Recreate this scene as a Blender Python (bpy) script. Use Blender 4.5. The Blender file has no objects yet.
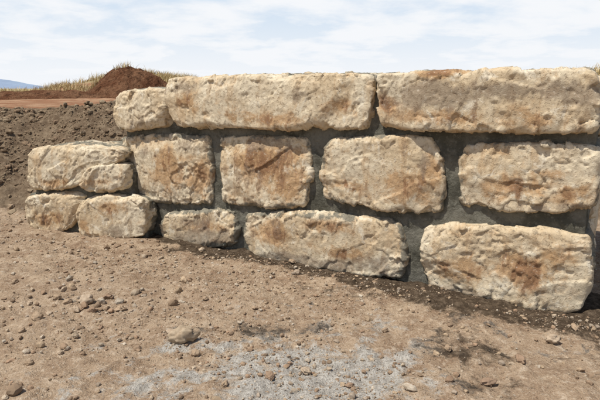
import bpy, bmesh, math, numpy as np
from mathutils import Vector
rng=np.random.default_rng(7)
# ------------------------------------------------------------ noise helpers
def hsh(ix,iy,iz,seed):
    h=(ix*374761393+iy*668265263+iz*1440662683+seed*974634777)&0xffffffff
    h=((h^(h>>13))*1274126177)&0xffffffff
    h=((h^(h>>16))*2246822519)&0xffffffff
    return (h^(h>>15))/4294967295.0
def vn(P,seed=0):
    P=np.asarray(P,float); i=np.floor(P).astype(np.int64); f=P-i; u=f*f*(3-2*f)
    r=0
    for a in (0,1):
        for b in (0,1):
            for c in (0,1):
                w=(u[:,0] if a else 1-u[:,0])*(u[:,1] if b else 1-u[:,1])*(u[:,2] if c else 1-u[:,2])
                r=r+w*hsh(i[:,0]+a,i[:,1]+b,i[:,2]+c,seed)
    return r*2-1
def fbm(P,o=4,seed=0,g=.5):
    s=0;a=1;t=0;P=np.asarray(P,float)
    for k in range(o):
        s=s+a*vn(P+k*17.3,seed+k);t+=a;a*=g;P=P*2.03
    return s/t
def facets(P,seed,k=.5,st=.5):
    i=np.floor(P).astype(np.int64); best=np.full(len(P),1e9);out=np.zeros(len(P))
    for a in (-1,0,1):
        for b in (-1,0,1):
            for c in (-1,0,1):
                x,y,z=i[:,0]+a,i[:,1]+b,i[:,2]+c
                q=np.stack([x+hsh(x,y,z,seed),y+hsh(x,y,z,seed+1),z+hsh(x,y,z,seed+2)],1)
                dv=P-q; d=(dv**2).sum(1)
                n=np.stack([hsh(x,y,z,seed+3)-.5,hsh(x,y,z,seed+4)-.5,hsh(x,y,z,seed+5)-.5],1)*2
                val=(dv*n).sum(1)*k+(hsh(x,y,z,seed+6)-.5)*st
                m=d<best; best[m]=d[m]; out[m]=val[m]
    return out
def sstep(a,b,x):
    t=np.clip((x-a)/(b-a),0,1); return t*t*(3-2*t)
def mkmesh(name,V,F,mat=None,smooth=True,attr=None,parent=None,recalc=False):
    me=bpy.data.meshes.new(name)
    V=np.asarray(V,np.float32);F=np.asarray(F,np.int32);k=F.shape[1]
    me.vertices.add(len(V));me.vertices.foreach_set('co',V.ravel())
    me.loops.add(F.size);me.loops.foreach_set('vertex_index',F.ravel())
    me.polygons.add(len(F));me.polygons.foreach_set('loop_start',np.arange(0,F.size,k,dtype=np.int32))
    me.polygons.foreach_set('loop_total',np.full(len(F),k,np.int32))
    me.polygons.foreach_set('use_smooth',np.full(len(F),smooth))
    me.update(calc_edges=True)
    if recalc:
        bm=bmesh.new();bm.from_mesh(me);bmesh.ops.recalc_face_normals(bm,faces=bm.faces);bm.to_mesh(me);bm.free()
    if attr is not None:
        for an,arr in attr.items():
            at=me.attributes.new(an,'FLOAT_COLOR','POINT')
            c=np.ones((len(V),4),np.float32);c[:,:arr.shape[1]]=arr
            at.data.foreach_set('color',c.ravel())
    ob=bpy.data.objects.new(name,me);bpy.context.scene.collection.objects.link(ob)
    if mat: me.materials.append(mat)
    if parent: ob.parent=parent
    return ob
# ------------------------------------------------------------ node helpers
class NT:
    def __init__(s,name):
        s.m=bpy.data.materials.new(name);s.m.use_nodes=True;s.t=s.m.node_tree;s.n=s.t.nodes;s.l=s.t.links
        s.b=s.n['Principled BSDF'];s.b.inputs['Roughness'].default_value=1
        s.b.inputs['Specular IOR Level'].default_value=0
        s.co=s.n.new('ShaderNodeTexCoord').outputs['Object']
    def set(s,i,v):
        if isinstance(v,bpy.types.NodeSocket): s.l.new(v,i)
        elif isinstance(v,(tuple,list)): i.default_value=(*v,1) if len(v)==3 else v
        else: i.default_value=v
    def noise(s,sc,det=4,rough=.6,dist=0,co=None):
        n=s.n.new('ShaderNodeTexNoise');n.inputs['Scale'].default_value=sc;n.inputs['Detail'].default_value=det
        n.inputs['Roughness'].default_value=rough;n.inputs['Distortion'].default_value=dist
        s.l.new(co or s.co,n.inputs['Vector']);return n.outputs['Fac']
    def mapco(s,sc,loc=(0,0,0)):
        n=s.n.new('ShaderNodeMapping');n.inputs['Scale'].default_value=sc;n.inputs['Location'].default_value=loc;s.l.new(s.co,n.inputs[0]);return n.outputs[0]
    def rng(s,v,a,b,c=0,d=1):
        n=s.n.new('ShaderNodeMapRange');s.set(n.inputs[0],v)
        for k,x in zip((1,2,3,4),(a,b,c,d)): n.inputs[k].default_value=x
        n.interpolation_type='SMOOTHSTEP';return n.outputs[0]
    def math(s,op,a,b=0.):
        n=s.n.new('ShaderNodeMath');n.operation=op;s.set(n.inputs[0],a);s.set(n.inputs[1],b);return n.outputs[0]
    def mix(s,fac,a,b,bt='MIX'):
        n=s.n.new('ShaderNodeMix');n.data_type='RGBA';n.blend_type=bt
        s.set(n.inputs[0],fac);s.set(n.inputs[6],a);s.set(n.inputs[7],b);return n.outputs[2]
    def attr(s,name):
        n=s.n.new('ShaderNodeAttribute');n.attribute_name=name
        sp=s.n.new('ShaderNodeSeparateColor');s.l.new(n.outputs['Color'],sp.inputs[0]);return n.outputs['Color'],sp.outputs
    def done(s,col,h=None,dist=.01,strg=.6):
        s.set(s.b.inputs['Base Color'],col)
        if h is not None:
            b=s.n.new('ShaderNodeBump');b.inputs['Strength'].default_value=strg;b.inputs['Distance'].default_value=dist
            s.l.new(h,b.inputs['Height']);s.l.new(b.outputs[0],s.b.inputs['Normal'])
        return s.m
# stone
N=NT('sandstone_rough')
_,A=N.attr('stain')
n1=N.noise(2.6,3,.62);n2=N.noise(7,5,.7,.4);n3=N.noise(36,4,.74);ns=N.noise(5,4,.68,.4,N.mapco((1.5,1.5,.5),(3,1,7)))
c=N.mix(N.rng(n1,.38,.62),(.63,.54,.395),(.54,.425,.28))
c=N.mix(N.rng(ns,.50,.66,0,.55),c,(.46,.305,.165))
c=N.mix(N.rng(n2,.34,.43,.6,0),c,(.71,.645,.52))
nn=N.math('MULTIPLY',N.math('SUBTRACT',n2,.5),2.1)
sn=N.math('MULTIPLY',N.math('SUBTRACT',ns,.5),2.4)
rm=N.math('ADD',N.math('MULTIPLY',A[0],1.3),nn)
c=N.mix(N.rng(rm,.2,.68,0,.78),c,(.42,.25,.12))
rm2=N.math('ADD',N.math('MULTIPLY',A[0],1.15),sn)
c=N.mix(N.rng(rm2,.48,.85,0,.8),c,(.22,.115,.062))
gm=N.math('ADD',N.math('MULTIPLY',A[1],1.25),N.math('MULTIPLY',N.math('ADD',nn,sn),.6))
c=N.mix(N.rng(gm,.26,.6,0,.72),c,(.26,.205,.15))
c=N.mix(N.rng(n3,.54,.67,0,.55),c,(.27,.18,.11))
c=N.mix(N.rng(n3,.30,.43,.4,0),c,(.73,.665,.545))
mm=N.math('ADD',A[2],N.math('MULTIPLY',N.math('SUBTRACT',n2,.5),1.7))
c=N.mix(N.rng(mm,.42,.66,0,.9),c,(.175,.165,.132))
hh=N.math('ADD',N.noise(18,6,.7),N.math('MULTIPLY',N.rng(n3,.53,.66),-.45))
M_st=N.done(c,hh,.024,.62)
# mortar
N=NT('cement_mortar')
n1=N.noise(4.5,4,.65,.3);n2=N.noise(34,4,.7)
c=N.mix(N.rng(n1,.38,.62),(.09,.086,.068),(.18,.17,.138))
c=N.mix(N.rng(n2,.52,.72,0,.55),c,(.25,.235,.19))
c=N.mix(N.rng(n2,.3,.45,.5,0),c,(.06,.056,.045))
M_mo=N.done(c,N.noise(26,5,.75),.03,.75)
# ground
N=NT('dirt_ground')
_,A=N.attr('mask');_,B=N.attr('mask2')
n0=N.noise(1.1,2,.6);n1=N.noise(3.6,5,.7,.3);n2=N.noise(19,5,.75);n3=N.noise(85,3,.75)
c=N.mix(N.rng(n1,.36,.64),(.27,.183,.118),(.42,.315,.215))
c=N.mix(N.rng(n0,.43,.60,0,.6),c,(.35,.252,.168))
c=N.mix(N.rng(n2,.5,.66,0,.8),c,(.52,.415,.305))
c=N.mix(N.rng(n2,.3,.44,.8,0),c,(.15,.097,.062))
c=N.mix(N.rng(n3,.53,.7,0,.6),c,(.53,.44,.34))
c=N.mix(N.rng(n3,.32,.46,.6,0),c,(.14,.09,.058))
def masked(cc,m,col,amp,a,b,mx,ns):
    k=N.math('ADD',m,N.math('MULTIPLY',N.math('SUBTRACT',ns,.5),amp))
    return N.mix(N.rng(k,a,b,0,mx),cc,col)
soil=N.mix(N.rng(n1,.35,.65),(.12,.083,.054),(.205,.15,.098));soil=N.mix(N.rng(n2,.5,.66,0,.8),soil,(.29,.222,.15));soil=N.mix(N.rng(n2,.3,.45,.8,0),soil,(.055,.037,.024))
c=masked(c,A[2],soil,.6,.35,.65,.95,n1)
red=N.mix(N.rng(n0,.4,.6),(.28,.14,.08),(.40,.25,.155));red=N.mix(N.rng(n1,.5,.62,0,.7),red,(.18,.08,.043))
c=masked(c,B[0],red,.5,.35,.65,.95,n1)
gr=N.mix(N.rng(n0,.4,.6),(.38,.31,.18),(.30,.24,.13))
c=masked(c,B[1],gr,.9,.35,.65,.95,n1)
nc=N.noise(4.5,6,.75,.3)
cem=N.mix(N.rng(n2,.35,.62),(.31,.29,.255),(.50,.475,.425));cem=N.mix(N.rng(n3,.35,.5,.7,0),cem,(.14,.12,.10))
c=masked(c,A[0],cem,2.8,.33,.66,.88,nc)
dark_gr=N.mix(N.rng(n2,.4,.66),(.04,.029,.02),(.12,.088,.06))  # darker brown for the masked ground
c=masked(c,A[1],dark_gr,2.2,.35,.7,.92,nc)
hh=N.math('ADD',n2,N.math('MULTIPLY',n3,.4))
M_gr=N.done(c,hh,.04,.8)
# pebbles
N=NT('gravel_stone')
col,_=N.attr('tint')
c=N.mix(N.rng(N.noise(40,2,.7),.35,.65,0,.5),col,(.24,.17,.11))
M_pb=N.done(c)
N=NT('dry_grass');col,_=N.attr('tint');M_gs=N.done(col)
N=NT('red_soil')
n1=N.noise(1.6,5,.7);n2=N.noise(5,5,.75)
c=N.mix(N.rng(n1,.4,.6),(.17,.078,.043),(.26,.14,.08));c=N.mix(N.rng(n2,.5,.64,0,.8),c,(.08,.04,.025))
M_rd=N.done(c,n2,.4,.9)
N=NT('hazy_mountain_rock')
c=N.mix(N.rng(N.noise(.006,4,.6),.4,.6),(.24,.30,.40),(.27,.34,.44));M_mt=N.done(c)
# ------------------------------------------------------------ terrain
TX=[-400,-60,-8,-3.7,-3.1,-1.95,-1.9,2.0,2.9,12,400];TY=[30,9,6.4,6.1,5.85,5.75,5.8,3.72,5.4,8,60]
def Hbase(x,y):
    toe=np.interp(x,TX,TY)+.18*vn(np.stack([x*1.3,x*0,x*0],1),5)*(x<-2)
    e=y-toe
    t=np.clip(e/2.0,0,1); z=1.12*(t**1.1*(1-t)+ (t*t*(3-2*t))*t + 0*t)
    z=z+.15*np.exp(-((x+2.75)/.5)**2-((y-8.0)/.7)**2)-.05*np.exp(-((x+4.6)/.8)**2-((y-8)/.8)**2)
    z=z+.95*np.exp(-np.abs((x+8.0)/3.6)**2.4-((y-26)/4.)**2)
    z=z+1.28*np.exp(-((x-17)/7.5)**2-((y-27)/5)**2)
    z=z+.3*np.exp(-((x-1)/9)**2-((y-30)/5)**2)
    return z,e
def Hfull(x,y):
    z,e=Hbase(x,y)
    P=np.stack([x,y,x*0],1)
    near=np.exp(-np.maximum(0,np.hypot(x,y-4)-5)/6)
    em=sstep(0,.5,e)*sstep(4.5,2.2,e)
    z=z+near*(.035*fbm(P*1.3,3,11)+.026*fbm(P*5,3,12)+.028*fbm(P*15,4,13,.65))
    z=z+em*near*(.14*fbm(P*2.0,3,14)+.12*np.abs(fbm(P*5,4,15)))
    far=sstep(8,30,np.hypot(x,y))
    z=z+far*(.14*fbm(P*.35,4,16))
    return z,e
def axis(lo,hi,step,ext,r=1.08):
    a=list(np.arange(lo,hi,step));s=step;x=a[-1]
    while x<ext: s*=r;x+=s;a.append(x)
    s=step;x=lo;b=[]
    while x>-ext: s*=r;x-=s;b.append(x)
    return np.array(b[::-1]+a)
ax=axis(-4.2,2.8,.020,4500);ay=axis(1.9,7.4,.020,4500)
X,Y=np.meshgrid(ax,ay);x=X.ravel();y=Y.ravel()
z,e=Hfull(x,y)
nx,ny=len(ax),len(ay)
I=(np.arange(ny-1)[:,None]*nx+np.arange(nx-1)[None,:]).ravel()
F=np.stack([I,I+1,I+nx+1,I+nx],1)
P2=np.stack([x,y,x*0],1)
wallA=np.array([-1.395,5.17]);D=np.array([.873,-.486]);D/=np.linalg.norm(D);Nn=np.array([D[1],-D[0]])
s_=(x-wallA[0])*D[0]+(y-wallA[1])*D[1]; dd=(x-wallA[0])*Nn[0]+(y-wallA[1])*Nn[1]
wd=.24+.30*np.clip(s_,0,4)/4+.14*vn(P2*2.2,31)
dark_gr=sstep(1.25,.35,dd/wd)*sstep(-.6,.1,s_)*(dd>-.4)*1.05  # darker ground strip along the wall foot, wider toward the right end
dark_gr=np.maximum(dark_gr,.48*np.exp(-((x-.6)/1.0)**2-((y-3.72)/.32)**2))
dark_gr=np.maximum(dark_gr,.58*np.exp(-((x-1.0)/.36)**2-((y-2.8)/.65)**2))
dark_gr=np.maximum(dark_gr,.55*np.exp(-((x+1.0)/.6)**2-((y-4.7)/.25)**2))
dark_gr=np.maximum(dark_gr,.5*np.exp(-((x+.2)/.8)**2-((y-3.08)/.18)**2))
dark_gr=np.maximum(dark_gr,.42*np.exp(-((x-1.7)/.4)**2-((y-2.6)/.25)**2))
cemm=.95*np.exp(-np.abs((x-.08)/.62)**2.5-np.abs((y-2.50)/.42)**2.5)
cemm=np.maximum(cemm,.75*np.exp(-((x+.6)/.32)**2-((y-2.85)/.14)**2))
cemm=np.maximum(cemm,.6*np.exp(-((x+.8)/.5)**2-((y-2.4)/.22)**2))
cemm=np.maximum(cemm,.36*np.exp(-((x-.2)/1.3)**2-((y-3.)/.5)**2))
soilm=sstep(-.1,.35,e)*sstep(4.6,2.6,e+.5*vn(P2*.8,33))
R=np.hypot(x,y)
redm=sstep(2.5,3.6,e)*sstep(34,22,R)
grm=np.maximum(sstep(22,34,R),.75*sstep(.25,.7,z-1.2)*sstep(16,21,y)*(e>3))
attr={'mask':np.stack([cemm,dark_gr,soilm],1),'mask2':np.stack([redm,grm,x*0],1)}
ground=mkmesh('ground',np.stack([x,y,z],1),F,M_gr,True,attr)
# ------------------------------------------------------------ wall
class Frame:
    def __init__(s,A,B):
        A=np.array([*A,0.]);B=np.array([*B,0.]);s.A=A;s.d=(B-A)/np.linalg.norm(B-A);s.n=np.array([s.d[1],-s.d[0],0]);
    def world(s,ss,dp,z): return s.A+ss[:,None]*s.d+dp[:,None]*s.n+z[:,None]*np.array([0,0,1.])
FM=Frame((-1.395,5.17),(2.0,3.28));FW=Frame((-3.02,5.53),(-1.5,5.1))
cr=FM.world(np.array([3.80]),np.array([0.]),np.array([0.]))[0]
FR=Frame((cr[0],cr[1]),(cr[0]+.60*1.0,cr[1]+1.0))
def seren(pts,u,v):
    p=np.array(pts)
    TL,T,TR,R_,BR,B,BL,L=p
    k=.15
    T=T*(1-k)+(TL+TR)/2*k;B=B*(1-k)+(BL+BR)/2*k;R_=R_*(1-k)+(TR+BR)/2*k;L=L*(1-k)+(TL+BL)/2*k
    q=lambda a:a[None,:]
    u=u[:,None];v=v[:,None]
    return (q(BL)*.25*(1-u)*(1-v)*(-u-v-1)+q(BR)*.25*(1+u)*(1-v)*(u-v-1)+q(TR)*.25*(1+u)*(1+v)*(u+v-1)+q(TL)*.25*(1-u)*(1+v)*(-u+v-1)
      +q(B)*.5*(1-u*u)*(1-v)+q(T)*.5*(1-u*u)*(1+v)+q(R_)*.5*(1+u)*(1-v*v)+q(L)*.5*(1-u)*(1-v*v))
def block(name,fr,pts,d0,thick,r,seed,blobs=(),grey=(),mort=.35,res=.009,amp=1.,mat=None,parent=None,grow=.008,stone=True,base=(0.,0.)):
    p=np.array(pts);w=(p[2,0]+p[3,0]+p[4,0]-p[0,0]-p[7,0]-p[6,0])/3;hh=(p[0,1]+p[1,1]+p[2,1]-p[4,1]-p[5,1]-p[6,1])/3
    a=w/2;b=hh/2;c=thick/2
    n=[max(4,int(w/res)),max(4,int(hh/res)),max(4,int(thick/(res*2)))]
    Fs=[]
    def idx(i,j,k): return (i*(n[1]+1)+j)*(n[2]+1)+k
    for axs in range(3):
        o=[q for q in range(3) if q!=axs]
        for side in (0,n[axs]):
            g=np.meshgrid(np.arange(n[o[0]]),np.arange(n[o[1]]),indexing='ij')
            def cor(da,db):
                arr=[None]*3;arr[axs]=np.full(g[0].size,side);arr[o[0]]=g[0].ravel()+da;arr[o[1]]=g[1].ravel()+db
                return idx(*arr)
            Fs.append(np.stack([cor(0,0),cor(1,0),cor(1,1),cor(0,1)],1))
    Fs=np.concatenate(Fs);ids,inv=np.unique(Fs,return_inverse=True);Fs=inv.reshape(Fs.shape)
    k=ids%(n[2]+1);j=(ids//(n[2]+1))%(n[1]+1);i=ids//((n[2]+1)*(n[1]+1))
    P=np.stack([(i/n[0]*2-1)*a,(j/n[1]*2-1)*b,(k/n[2]*2-1)*c],1)
    sz=np.array([a,b,c]);S=np.array([seed*3.1,seed*1.7,seed*5.3]);q0=P+S
    if stone: r=r*.9
    rr=r*(.2+1.0*sstep(-.15,.6,fbm(q0*5,3,seed)))
    rr=np.minimum(rr,.9*min(a,b,c))[:,None]
    inner=np.clip(P,-(sz-rr),(sz-rr));off=P-inner;ln=np.linalg.norm(off,axis=1,keepdims=True);nrm=off/np.maximum(ln,1e-9)
    l1=np.abs(off).sum(1,keepdims=True)
    P=inner+nrm*rr*(.35+.65*(ln/np.maximum(l1,1e-9))) if stone else inner+nrm*rr
    u=P[:,0]/a;v=P[:,1]/b
    q=P+S
    if stone:
        g=np.random.default_rng(seed+900)
        wq=q+.022*np.stack([fbm(q*8,2,seed+90),fbm(q*8,2,seed+91),fbm(q*8,2,seed+92)],1)
        wp=wq-S
        ed=sstep(.09,.01,np.minimum(a-np.abs(P[:,0]),b-np.abs(P[:,1])))
        rug=sstep(-.05,.45,fbm(q*2.7,2,seed+81))
        # oblique fracture planes knock the margins of the split face back
        cut=np.zeros(len(P))
        for _ in range(9):
            th=g.uniform(0,6.283);d=np.array([np.cos(th),np.sin(th)]);reach=abs(d[0])*a+abs(d[1])*b
            t0=reach*g.uniform(.45,.9);sl=g.uniform(.10,.35)
            cut=np.minimum(cut,-np.maximum(0,wp[:,:2]@d-t0)*sl)
        cut=np.maximum(cut,-.035)
        disp=amp*(.012*fbm(q*1.9,2,seed+2)+.022*facets(wq*np.array([2.4,3.2,2.6]),seed+20,.6,.25)+(.006+.020*ed+.009*rug)*facets(wq*9,seed+40,.8,.25)
            +(.003+.006*rug)*facets(wq*22,seed+50,.8,.35)+(.002+.003*rug)*fbm(q*30,3,seed+60,.65)
            -.010*sstep(.3,.5,fbm(q*13,3,seed+75)))
        zsh=cut*np.clip((P[:,2]-(c-.16))/.12,0,1)+.008*amp
    else:
        disp=amp*(.022*fbm(q*2.6,3,seed+2)+.012*facets(q*5,seed+20)+.018*fbm(q*11,4,seed+60,.6));zsh=0
    disp=disp+grow
    P=P+nrm*disp[:,None]
    P[:,2]+=zsh
    sz2=seren(pts,np.clip(P[:,0]/a,-1.25,1.25),np.clip(P[:,1]/b,-1.25,1.25))
    W=fr.world(sz2[:,0],P[:,2]-c+d0,sz2[:,1])
    rust=np.full(len(P),base[0]);gy=np.full(len(P),base[1])
    for (bu,bv,ru,rv,am) in blobs: rust=np.maximum(rust,am*np.exp(-((u-bu)/ru)**2-((v-bv)/rv)**2))
    for (bu,bv,ru,rv,am) in grey: gy=np.maximum(gy,am*np.exp(-((u-bu)/ru)**2-((v-bv)/rv)**2))
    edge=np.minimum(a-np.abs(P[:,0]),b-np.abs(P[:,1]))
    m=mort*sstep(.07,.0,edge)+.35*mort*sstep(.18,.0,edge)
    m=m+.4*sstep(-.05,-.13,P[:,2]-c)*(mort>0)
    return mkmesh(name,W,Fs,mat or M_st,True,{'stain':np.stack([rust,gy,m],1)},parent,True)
wall=bpy.data.objects.new('stone_block_retaining_wall',None);bpy.context.scene.collection.objects.link(wall)
K=dict(parent=wall)
block('cap_block_1',FM,[(-.528,1.465),(-.191,1.486),(.145,1.486),(.165,1.317),(.12,1.145),(-.225,1.103),(-.479,1.104),(-.562,1.284)],.06,.55,.06,3,[(-.7,-.2,.3,.6,.2)],[(.2,-.6,.8,.4,.4)],.15,base=(-.15,0),**K)
block('cap_block_2',FM,[(.185,1.588),(1.324,1.611),(2.225,1.608),(2.248,1.429),(2.2,1.20),(1.318,1.165),(.278,1.14),(.154,1.364)],.06,.6,.05,4,[(-.75,.1,.15,.6,.45),(.1,-.7,.5,.3,.4),(.75,-.3,.2,.5,.4),(-.3,-.5,.2,.4,.35)],[(-.8,.6,.3,.3,.5),(.4,.2,.3,.4,.35)],.12,base=(-.06,0),**K)
block('cap_block_3',FM,[(2.29,1.6),(3.026,1.624),(3.70,1.613),(3.76,1.43),(3.745,1.236),(3.055,1.203),(2.332,1.215),(2.276,1.429)],.06,.6,.045,5,[(-.9,-.2,.15,.5,.55),(-.35,.95,.25,.2,.9),(-.35,-.6,.5,.35,.55),(.5,-.6,.4,.4,.42)],[(-.4,.15,.45,.55,.85),(.2,.3,.5,.35,.55),(.8,.2,.25,.5,.65)],.12,base=(.05,.1),**K)
block('middle_block_1',FM,[(-.567,.995),(.012,1.05),(.601,1.057),(.647,.748),(.595,.414),(.095,.36),(-.514,.338),(-.557,.658)],.01,.5,.05,6,[(.1,.1,.4,.8,.62),(.75,-.2,.3,.7,.62)],[(.6,.7,.5,.3,.5),(-.3,.5,.5,.3,.4)],.42,base=(.1,.1),**K)
block('middle_block_2',FM,[(.742,1.055),(1.2,1.092),(1.655,1.095),(1.70,.845),(1.63,.517),(1.19,.451),(.765,.442),(.72,.754)],.005,.5,.042,7,[(.1,.2,.9,.7,.72),(.6,-.3,.5,.6,.65)],[(.2,.8,.7,.3,.5),(-.3,-.2,.4,.4,.4)],.40,base=(.2,.13),**K)
block('middle_block_3',FM,[(1.879,1.097),(2.349,1.142),(2.715,1.143),(2.818,.874),(2.805,.592),(2.371,.549),(1.838,.609),(1.798,.877)],.01,.5,.045,8,[(.4,-.3,.6,.5,.55),(-.5,-.5,.4,.3,.48),(.85,.1,.2,.6,.55)],[(.7,.4,.3,.4,.4)],.35,base=(.1,.05),**K)
block('middle_block_4',FM,[(2.931,1.11),(3.38,1.139),(3.782,1.14),(3.82,.956),(3.81,.737),(3.484,.664),(2.96,.655),(2.917,.883)],.01,.5,.045,9,[(-.3,-.3,.6,.5,.54),(.6,-.5,.4,.4,.56),(.2,.1,.5,.2,.45)],[(.3,-.9,.9,.2,.5)],.32,base=(.13,.05),**K)
block('bottom_block_1',FM,[(.019,.247),(.481,.342),(.866,.367),(.931,.22),(.879,.05),(.465,-.05),(-.024,-.05),(-.072,.1)],.01,.5,.045,10,[(.2,.1,.7,.4,.5)],[(.1,-.5,1,.6,.7),(-.3,.3,.6,.5,.45)],.5,base=(.12,.18),**K)
block('bottom_block_2',FM,[(1.026,.366),(1.791,.455),(2.48,.47),(2.55,.245),(2.515,.017),(1.796,-.044),(1.061,-.045),(.986,.159)],.015,.5,.04,11,[(-.6,.2,.3,.6,.62),(.1,.6,.4,.3,.5),(.3,-.3,.4,.3,.5)],[(-.2,-.8,.8,.3,.8),(.7,-.6,.3,.4,.6)],.42,base=(.13,.13),**K)
block('bottom_block_3',FM,[(2.689,.448),(3.234,.539),(3.787,.535),(3.85,.317),(3.79,.0),(3.28,-.06),(2.775,-.05),(2.685,.193)],.03,.5,.045,12,[(.3,-.1,.4,.5,.72),(-.5,-.2,.5,.4,.52),(.6,.3,.3,.3,.45)],[(-.6,-.85,.6,.2,.7)],.28,base=(.13,.08),**K)
block('wing_block_1',FW,[(.161,.86),(.681,.925),(1.236,.91),(1.27,.80),(1.02,.63),(.55,.46),(.108,.455),(.085,.648)],0,.5,.065,13,[(-.3,-.7,.6,.3,.48)],(),.15,base=(.03,0),**K)
block('wing_block_2',FW,[(.90,.70),(1.10,.745),(1.31,.75),(1.34,.64),(1.30,.50),(1.05,.46),(.84,.47),(.81,.58)],.03,.4,.055,14,[(0,-.3,.7,.4,.45)],(),.2,base=(.07,0),**K)
block('wing_block_3',FW,[(.067,.352),(.371,.405),(.73,.425),(.75,.29),(.60,.06),(.324,-.05),(.039,-.0),(.0,.203)],.0,.45,.06,15,[(0,-.4,.7,.4,.52)],(),.2,base=(.08,.1),**K)
block('wing_block_4',FW,[(.80,.36),(1.08,.435),(1.494,.412),(1.552,.25),(1.506,.05),(1.079,-.04),(.735,-.03),(.70,.2)],.05,.45,.06,16,[(.1,.3,.5,.5,.5),(-.7,-.4,.3,.5,.48)],[(.3,-.7,.6,.4,.5)],.2,base=(.08,.05),**K)
zs=[0,.55,1.16,1.6]
for r_ in range(3):
    z0,z1=zs[r_]-(.04 if r_==0 else 0)+.02,zs[r_+1]-.03
    for c_ in range(2):
        s0=.52+c_*.62-(.12 if r_==1 else 0);s1=s0+.58
        block('return_block',FR,[(s0,z1),((s0+s1)/2,z1+.02),(s1,z1),(s1+.02,(z0+z1)/2),(s1,z0),((s0+s1)/2,z0-.01),(s0,z0),(s0-.01,(z0+z1)/2)],0,.45,.05,30+r_*2+c_,[(0,0,.7,.6,.5)],(),.35,res=.02,**K)
def mort(name,fr,s0,s1,z0,z1a,z1b,d0,th,seed,res=.014):
    sm=(s0+s1)/2
    block(name,fr,[(s0,z1a),(sm,(z1a+z1b)/2),(s1,z1b),(s1,(z0+z1b)/2),(s1,z0),(sm,z0),(s0,z0),(s0,(z0+z1a)/2)],d0,th,.05,seed,mort=0,res=res,amp=.8,mat=M_mo,parent=wall,grow=0,stone=False)
mort('mortar_core',FM,-.50,3.77,-.12,1.40,1.52,-.040,.42,50)
mort('wing_mortar_core',FW,.1,1.36,-.1,.62,.66,-.07,.3,51)
mort('wing_mortar_low',FW,.05,1.48,-.1,.38,.38,-.045,.3,52)
mort('return_mortar_core',FR,.1,1.75,-.12,1.5,1.5,-.04,.35,53,.025)
# ------------------------------------------------------------ loose stones
def ico(sub):
    bm=bmesh.new();bmesh.ops.create_icosphere(bm,subdivisions=sub,radius=1);V=np.array([v.co[:] for v in bm.verts]);F=np.array([[v.index for v in f.verts] for f in bm.faces]);bm.free();return V,F
def scatter(name,pos,size,sub,seed,smooth=False,tint=None,flat=.62,sink=.25,rough=.25):
    V,F=ico(sub);n=len(pos);g=np.random.default_rng(seed)
    rad=1+rough*g.uniform(-1,1,(n,len(V))) if sub<=2 else None
    if rad is None:
        rad=np.stack([.95+.8*facets(V*1.3+g.uniform(0,90,3),int(g.integers(1,999)),.5,.25)+.10*fbm(V*4+k,3,k) for k in range(n)])
    sc=size[:,None]*g.uniform([.75,.55,.7*flat],[1.35,1.1,1.3*flat],(n,3))
    W=V[None]*rad[...,None]*sc[:,None,:]
    t=g.normal(0,.3,n);W2=W.copy();W2[...,1]=W[...,1]*np.cos(t)[:,None]-W[...,2]*np.sin(t)[:,None];W2[...,2]=W[...,1]*np.sin(t)[:,None]+W[...,2]*np.cos(t)[:,None]
    a=g.uniform(0,6.28,n);ca,sa=np.cos(a)[:,None],np.sin(a)[:,None]
    W=W2.copy();W[...,0]=W2[...,0]*ca-W2[...,1]*sa;W[...,1]=W2[...,0]*sa+W2[...,1]*ca
    zz,_=Hfull(pos[:,0],pos[:,1])
    W[...,0]+=pos[:,0:1];W[...,1]+=pos[:,1:2];W[...,2]+=(zz+size*flat*(1-2*sink)*.8)[:,None]
    FF=(F[None]+(np.arange(n)*len(V))[:,None,None]).reshape(-1,3)
    if tint is None:
        pal=np.array([(.38,.285,.19),(.30,.21,.14),(.43,.345,.25),(.24,.17,.115),(.35,.285,.22),(.46,.395,.31),(.33,.22,.145)])
        tint=pal[g.integers(0,len(pal),n)]*g.uniform(.75,1.1,(n,1))
    C=np.repeat(tint,len(V),0)
    return mkmesh(name,W.reshape(-1,3),FF,M_pb,smooth,{'tint':C})
def inwall(q):
    dd=(q-wallA)@Nn; s=(q-wallA)@D
    fw=(q-FW.A[:2])@FW.n[:2]; sw=(q-FW.A[:2])@FW.d[:2]
    return ((dd<.04)&(dd>-.7)&(s>-.7)&(s<4.2))|((fw<.06)&(fw>-.6)&(sw>-.1)&(sw<1.7))
n=66000
q=np.stack([rng.uniform(-5,4.2,n),1.9+4.6*rng.random(n)**1.25],1)
dens=.14+.86*sstep(-.2,.4,fbm(np.stack([q[:,0]*1.1,q[:,1]*1.6,q[:,0]*0],1),4,77,.6));q=q[rng.random(n)<dens];q=q[~inwall(q)]
sz=np.clip(.0030*rng.random(len(q))**-.55,0,.016)
scatter('gravel',q,sz,1,1,flat=.7)
n=3400
q=np.stack([rng.uniform(-4.8,4,n),1.95+4*rng.random(n)],1);q=q[~inwall(q)];
w_=.25+.75*np.exp(-((q[:,0]+1.9)/1.2)**2);w_*=sstep(-.3,.4,fbm(np.stack([q[:,0]*1.7,q[:,1]*1.7,q[:,0]*0],1),3,78));q=q[rng.random(len(q))<w_]
sz=np.clip(.0090*rng.random(len(q))**-.45,0,.034)
scatter('gravel',q,sz,2,2,rough=.17,flat=.72,sink=.15)
n=15000
q=np.stack([rng.uniform(-8,-1.9,n),rng.uniform(5.9,9.4,n)],1);q=q[~inwall(q)];_,ee=Hbase(q[:,0],q[:,1]);q=q[(ee>.05)]
q=q[rng.random(len(q))<sstep(-.5,.4,fbm(np.stack([q[:,0]*2,q[:,1]*2,q[:,0]*0],1),3,79))]
pal=np.array([(.20,.148,.097),(.14,.10,.065),(.27,.21,.14),(.21,.145,.095)])
sz=np.clip(.0078*rng.random(len(q))**-.52,0,.05)
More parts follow.
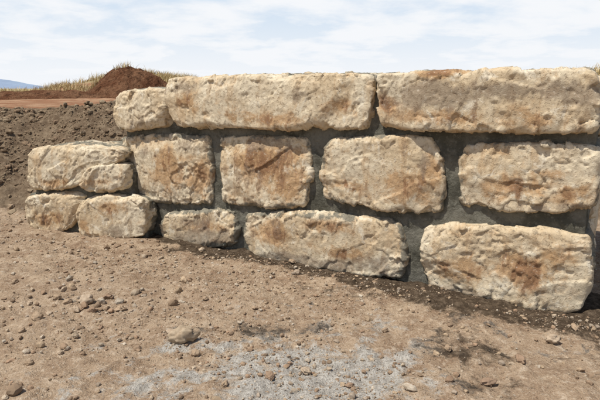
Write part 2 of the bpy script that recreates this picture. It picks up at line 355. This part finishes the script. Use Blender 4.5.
scatter('soil_clods',q,sz,1,3,tint=pal[rng.integers(0,4,len(q))],rough=.22)
def G(u,v):
    pp=math.radians(12.1);b=200-v;yy=520*math.cos(pp)+b*math.sin(pp);zz=-520*math.sin(pp)+b*math.cos(pp);t=1.5/-zz
    return ((u-300)*t,yy*t)
rocks=[(182,341,.085),(38,320,.04),(58,301,.028),(68,304,.034),(86,302,.055),(108,298,.03),(93,312,.024),(30,304,.026),(120,308,.03),(196,356,.03),(76,309,.03),(553,341,.045),(487,386,.035),(306,372,.03),(15,283,.03),(22,331,.02),(225,388,.022),(292,262,.03),(205,300,.018),(255,310,.02),(385,330,.025),(520,365,.03),(580,372,.022),(30,365,.022),(60,350,.018),(150,300,.02),(172,333,.03),(330,318,.022),(448,350,.026),(575,330,.03),(240,285,.02),(12,212,.04),(20,222,.03),(50,313,.022),(100,325,.02),(64,292,.024),(270,380,.028),(350,385,.02),(410,392,.024)]
pos=np.array([G(u,v) for u,v,_ in rocks]);sz=np.array([r[2] for r in rocks])
g=np.random.default_rng(5);pal=np.array([(.34,.25,.17),(.42,.33,.24),(.28,.19,.13),(.38,.28,.19)])
tt=pal[g.integers(0,4,len(rocks))];tt[0]=(.38,.30,.21)
scatter('loose_rocks',pos,sz,4,9,True,tt,flat=.68,sink=.08)
# ------------------------------------------------------------ red mound
def mound(name,cx,cy,rx,ry,hgt,seed):
    a=np.linspace(-1.15,1.15,170);XX,YY=np.meshgrid(a,a);x=XX.ravel();y=YY.ravel()
    P=np.stack([x,y,x*0],1)
    r=np.hypot(x,y)+.16*fbm(P*2.5,3,seed)
    zz=hgt*np.clip(1.12-r**1.7*1.12,-.3,.9+.1*fbm(P*3,2,seed+1))+hgt*(.20*fbm(P*5,5,seed+3,.65)+.08*facets(P*7,seed+9))*sstep(1.15,.7,r)
    wx=cx+x*rx;wy=cy+y*ry;zb,_=Hbase(wx,wy)
    I=(np.arange(169)[:,None]*170+np.arange(169)[None]).ravel()
    return mkmesh(name,np.stack([wx,wy,zb+zz-.12],1),np.stack([I,I+1,I+171,I+170],1),M_rd)
mound('red_dirt_mound',-6.5,20.5,1.9,1.6,1.15,3)
mound('red_dirt_mound',-9.6,19.5,3.2,1.2,.36,23)
# ------------------------------------------------------------ grass
def mound_top(x,y):
    r=np.hypot((x+6.5)/1.9,(y-20.5)/1.6);return 1.15*np.clip(1.12-1.12*r**1.7,0,.9)
def grass(name,n,xr,yr,hgt,seed,cond,wid=.018,onm=False):
    g=np.random.default_rng(seed);q=np.stack([g.uniform(*xr,n),g.uniform(*yr,n)],1)
    k=fbm(np.stack([q[:,0]*1.1,q[:,1]*1.1,q[:,0]*0],1),3,seed);q=q[(g.random(n)<sstep(-.15,.25,k))&cond(q)]
    n=len(q);zz,_=Hfull(q[:,0],q[:,1]);a=g.uniform(0,6.28,n)
    if onm: zz=zz+np.maximum(0,mound_top(q[:,0],q[:,1])-.12)
    kk=.5+.9*sstep(-.3,.4,fbm(np.stack([q[:,0]*1.2,q[:,1]*1.2,q[:,0]*0],1),2,seed+9))
    h=hgt*g.uniform(.4,1.15,n)*kk;w=wid*g.uniform(.5,1.2,n)
    b=np.stack([q[:,0],q[:,1],zz-.03],1);t=np.stack([np.cos(a)*w,np.sin(a)*w,a*0],1)
    l=g.normal(0,.32,(n,2))*h[:,None];l[:,0]+=.12*h
    mid=b+np.stack([l[:,0]*.35,l[:,1]*.35,h*.6],1);tip=b+np.stack([l[:,0],l[:,1],h],1)
    V=np.stack([b-t,b+t,mid+t*.7,mid-t*.7,tip],1).reshape(-1,3)
    o=(np.arange(n)*5)[:,None]
    F=np.concatenate([o+[[0,1,2]],o+[[0,2,3]],o+[[3,2,4]]])
    pal=np.array([(.60,.47,.25),(.52,.39,.19),(.40,.30,.15),(.64,.53,.32)])
    C=np.repeat(pal[g.integers(0,4,n)]*g.uniform(.8,1.1,(n,1)),5,0)
    return mkmesh(name,V,F,M_gs,False,{'tint':C})
grass('dry_grass',65000,(-14,-3.5),(19.5,29),.30,41,lambda q:((Hbase(q[:,0],q[:,1])[0]>1.33)|(np.hypot((q[:,0]+6.5)/1.9,(q[:,1]-20.5)/1.6)<.95))&~((np.abs(q[:,0]+6.5)<1.7)&(q[:,1]<20.7)),.012,True)
grass('dry_grass',26000,(4,32),(20,32),.40,42,lambda q:(Hbase(q[:,0],q[:,1])[0]>1.3))
grass('dry_grass',9000,(-60,-14),(40,75),.5,43,lambda q:q[:,0]<0,.03)
# ------------------------------------------------------------ mountain
a=np.linspace(-1,1,160);b_=np.linspace(-1,1,40);XX,YY=np.meshgrid(a,b_);x=XX.ravel();y=YY.ravel()
prof=(np.exp(-((x-.12)/.40)**2)+.5*np.exp(-((x+.5)/.35)**2)+.10*fbm(np.stack([x*7,y*2,x*0],1),5,4))*np.clip(1-y*y,0,1)*sstep(1,.75,np.abs(x))
V=np.stack([-2020+x*650,3300+y*350,prof*66-3],1);I=(np.arange(39)[:,None]*160+np.arange(159)[None]).ravel()
mkmesh('mountain',V,np.stack([I,I+1,I+161,I+160],1),M_mt)
# ------------------------------------------------------------ light
sd=Vector((-.66,-.38,0)).normalized();el=math.radians(64);sv=Vector((sd.x*math.cos(el),sd.y*math.cos(el),math.sin(el)))
sl=bpy.data.lights.new('sun','SUN');sl.energy=5.0;sl.angle=math.radians(.53);sl.color=(1,.96,.88)
so=bpy.data.objects.new('sun',sl);bpy.context.scene.collection.objects.link(so);so.rotation_euler=sv.to_track_quat('Z','Y').to_euler()
w=bpy.data.worlds.new('World');bpy.context.scene.world=w;w.use_nodes=True;nt=w.node_tree;nd=nt.nodes;lk=nt.links
bg=nd['Background'];bg.inputs[1].default_value=.1
sky=nd.new('ShaderNodeTexSky');sky.sky_type='NISHITA';sky.sun_disc=False;sky.sun_elevation=el;sky.sun_rotation=math.atan2(sd.x,sd.y);sky.dust_density=1.
tc=nd.new('ShaderNodeTexCoord');sp=nd.new('ShaderNodeSeparateXYZ');lk.new(tc.outputs['Generated'],sp.inputs[0])
def mth(op,a,b):
    m=nd.new('ShaderNodeMath');m.operation=op
    for k,v in enumerate((a,b)):
        if isinstance(v,bpy.types.NodeSocket): lk.new(v,m.inputs[k])
        else: m.inputs[k].default_value=v
    return m.outputs[0]
def mrg(v,a,b,c,d):
    m=nd.new('ShaderNodeMapRange');m.interpolation_type='SMOOTHSTEP';lk.new(v,m.inputs[0])
    for k,q_ in zip((1,2,3,4),(a,b,c,d)): m.inputs[k].default_value=q_
    return m.outputs[0]
den=mth('MAXIMUM',mth('ADD',sp.outputs[2],.16),.05)
cb=nd.new('ShaderNodeCombineXYZ');lk.new(mth('DIVIDE',sp.outputs[0],den),cb.inputs[0]);lk.new(mth('DIVIDE',sp.outputs[1],den),cb.inputs[1])
cn=nd.new('ShaderNodeTexNoise');cn.inputs['Scale'].default_value=1.5;cn.inputs['Detail'].default_value=6;cn.inputs['Roughness'].default_value=.58;cn.inputs['Distortion'].default_value=.15
lk.new(cb.outputs[0],cn.inputs['Vector'])
cl=mrg(cn.outputs[0],.32,.58,.0,1.0)
clo=mth('MULTIPLY',cl,mrg(sp.outputs[2],.18,.34,1.,.03))
fac=mth('MAXIMUM',clo,mrg(sp.outputs[2],.0,.16,.95,0))
veil=nd.new('ShaderNodeMix');veil.data_type='RGBA';lk.new(mrg(sp.outputs[2],.17,.36,.9,.0),veil.inputs[0]);lk.new(sky.outputs[0],veil.inputs[6]);veil.inputs[7].default_value=(7.0,8.1,9.4,1)
mix=nd.new('ShaderNodeMix');mix.data_type='RGBA';lk.new(fac,mix.inputs[0]);lk.new(veil.outputs[2],mix.inputs[6]);mix.inputs[7].default_value=(9.2,9.4,9.7,1)
lk.new(mix.outputs[2],bg.inputs[0])
# ------------------------------------------------------------ camera
cd=bpy.data.cameras.new('camera');cd.sensor_width=36;cd.lens=31.2;cd.clip_end=12000;cd.clip_start=.05
co=bpy.data.objects.new('camera',cd);bpy.context.scene.collection.objects.link(co);co.location=(0,0,1.5);co.rotation_euler=(math.radians(90-12.1),0,0)
bpy.context.scene.camera=co
s=bpy.context.scene;s.view_settings.view_transform='Standard';s.view_settings.look='None';s.view_settings.exposure=0
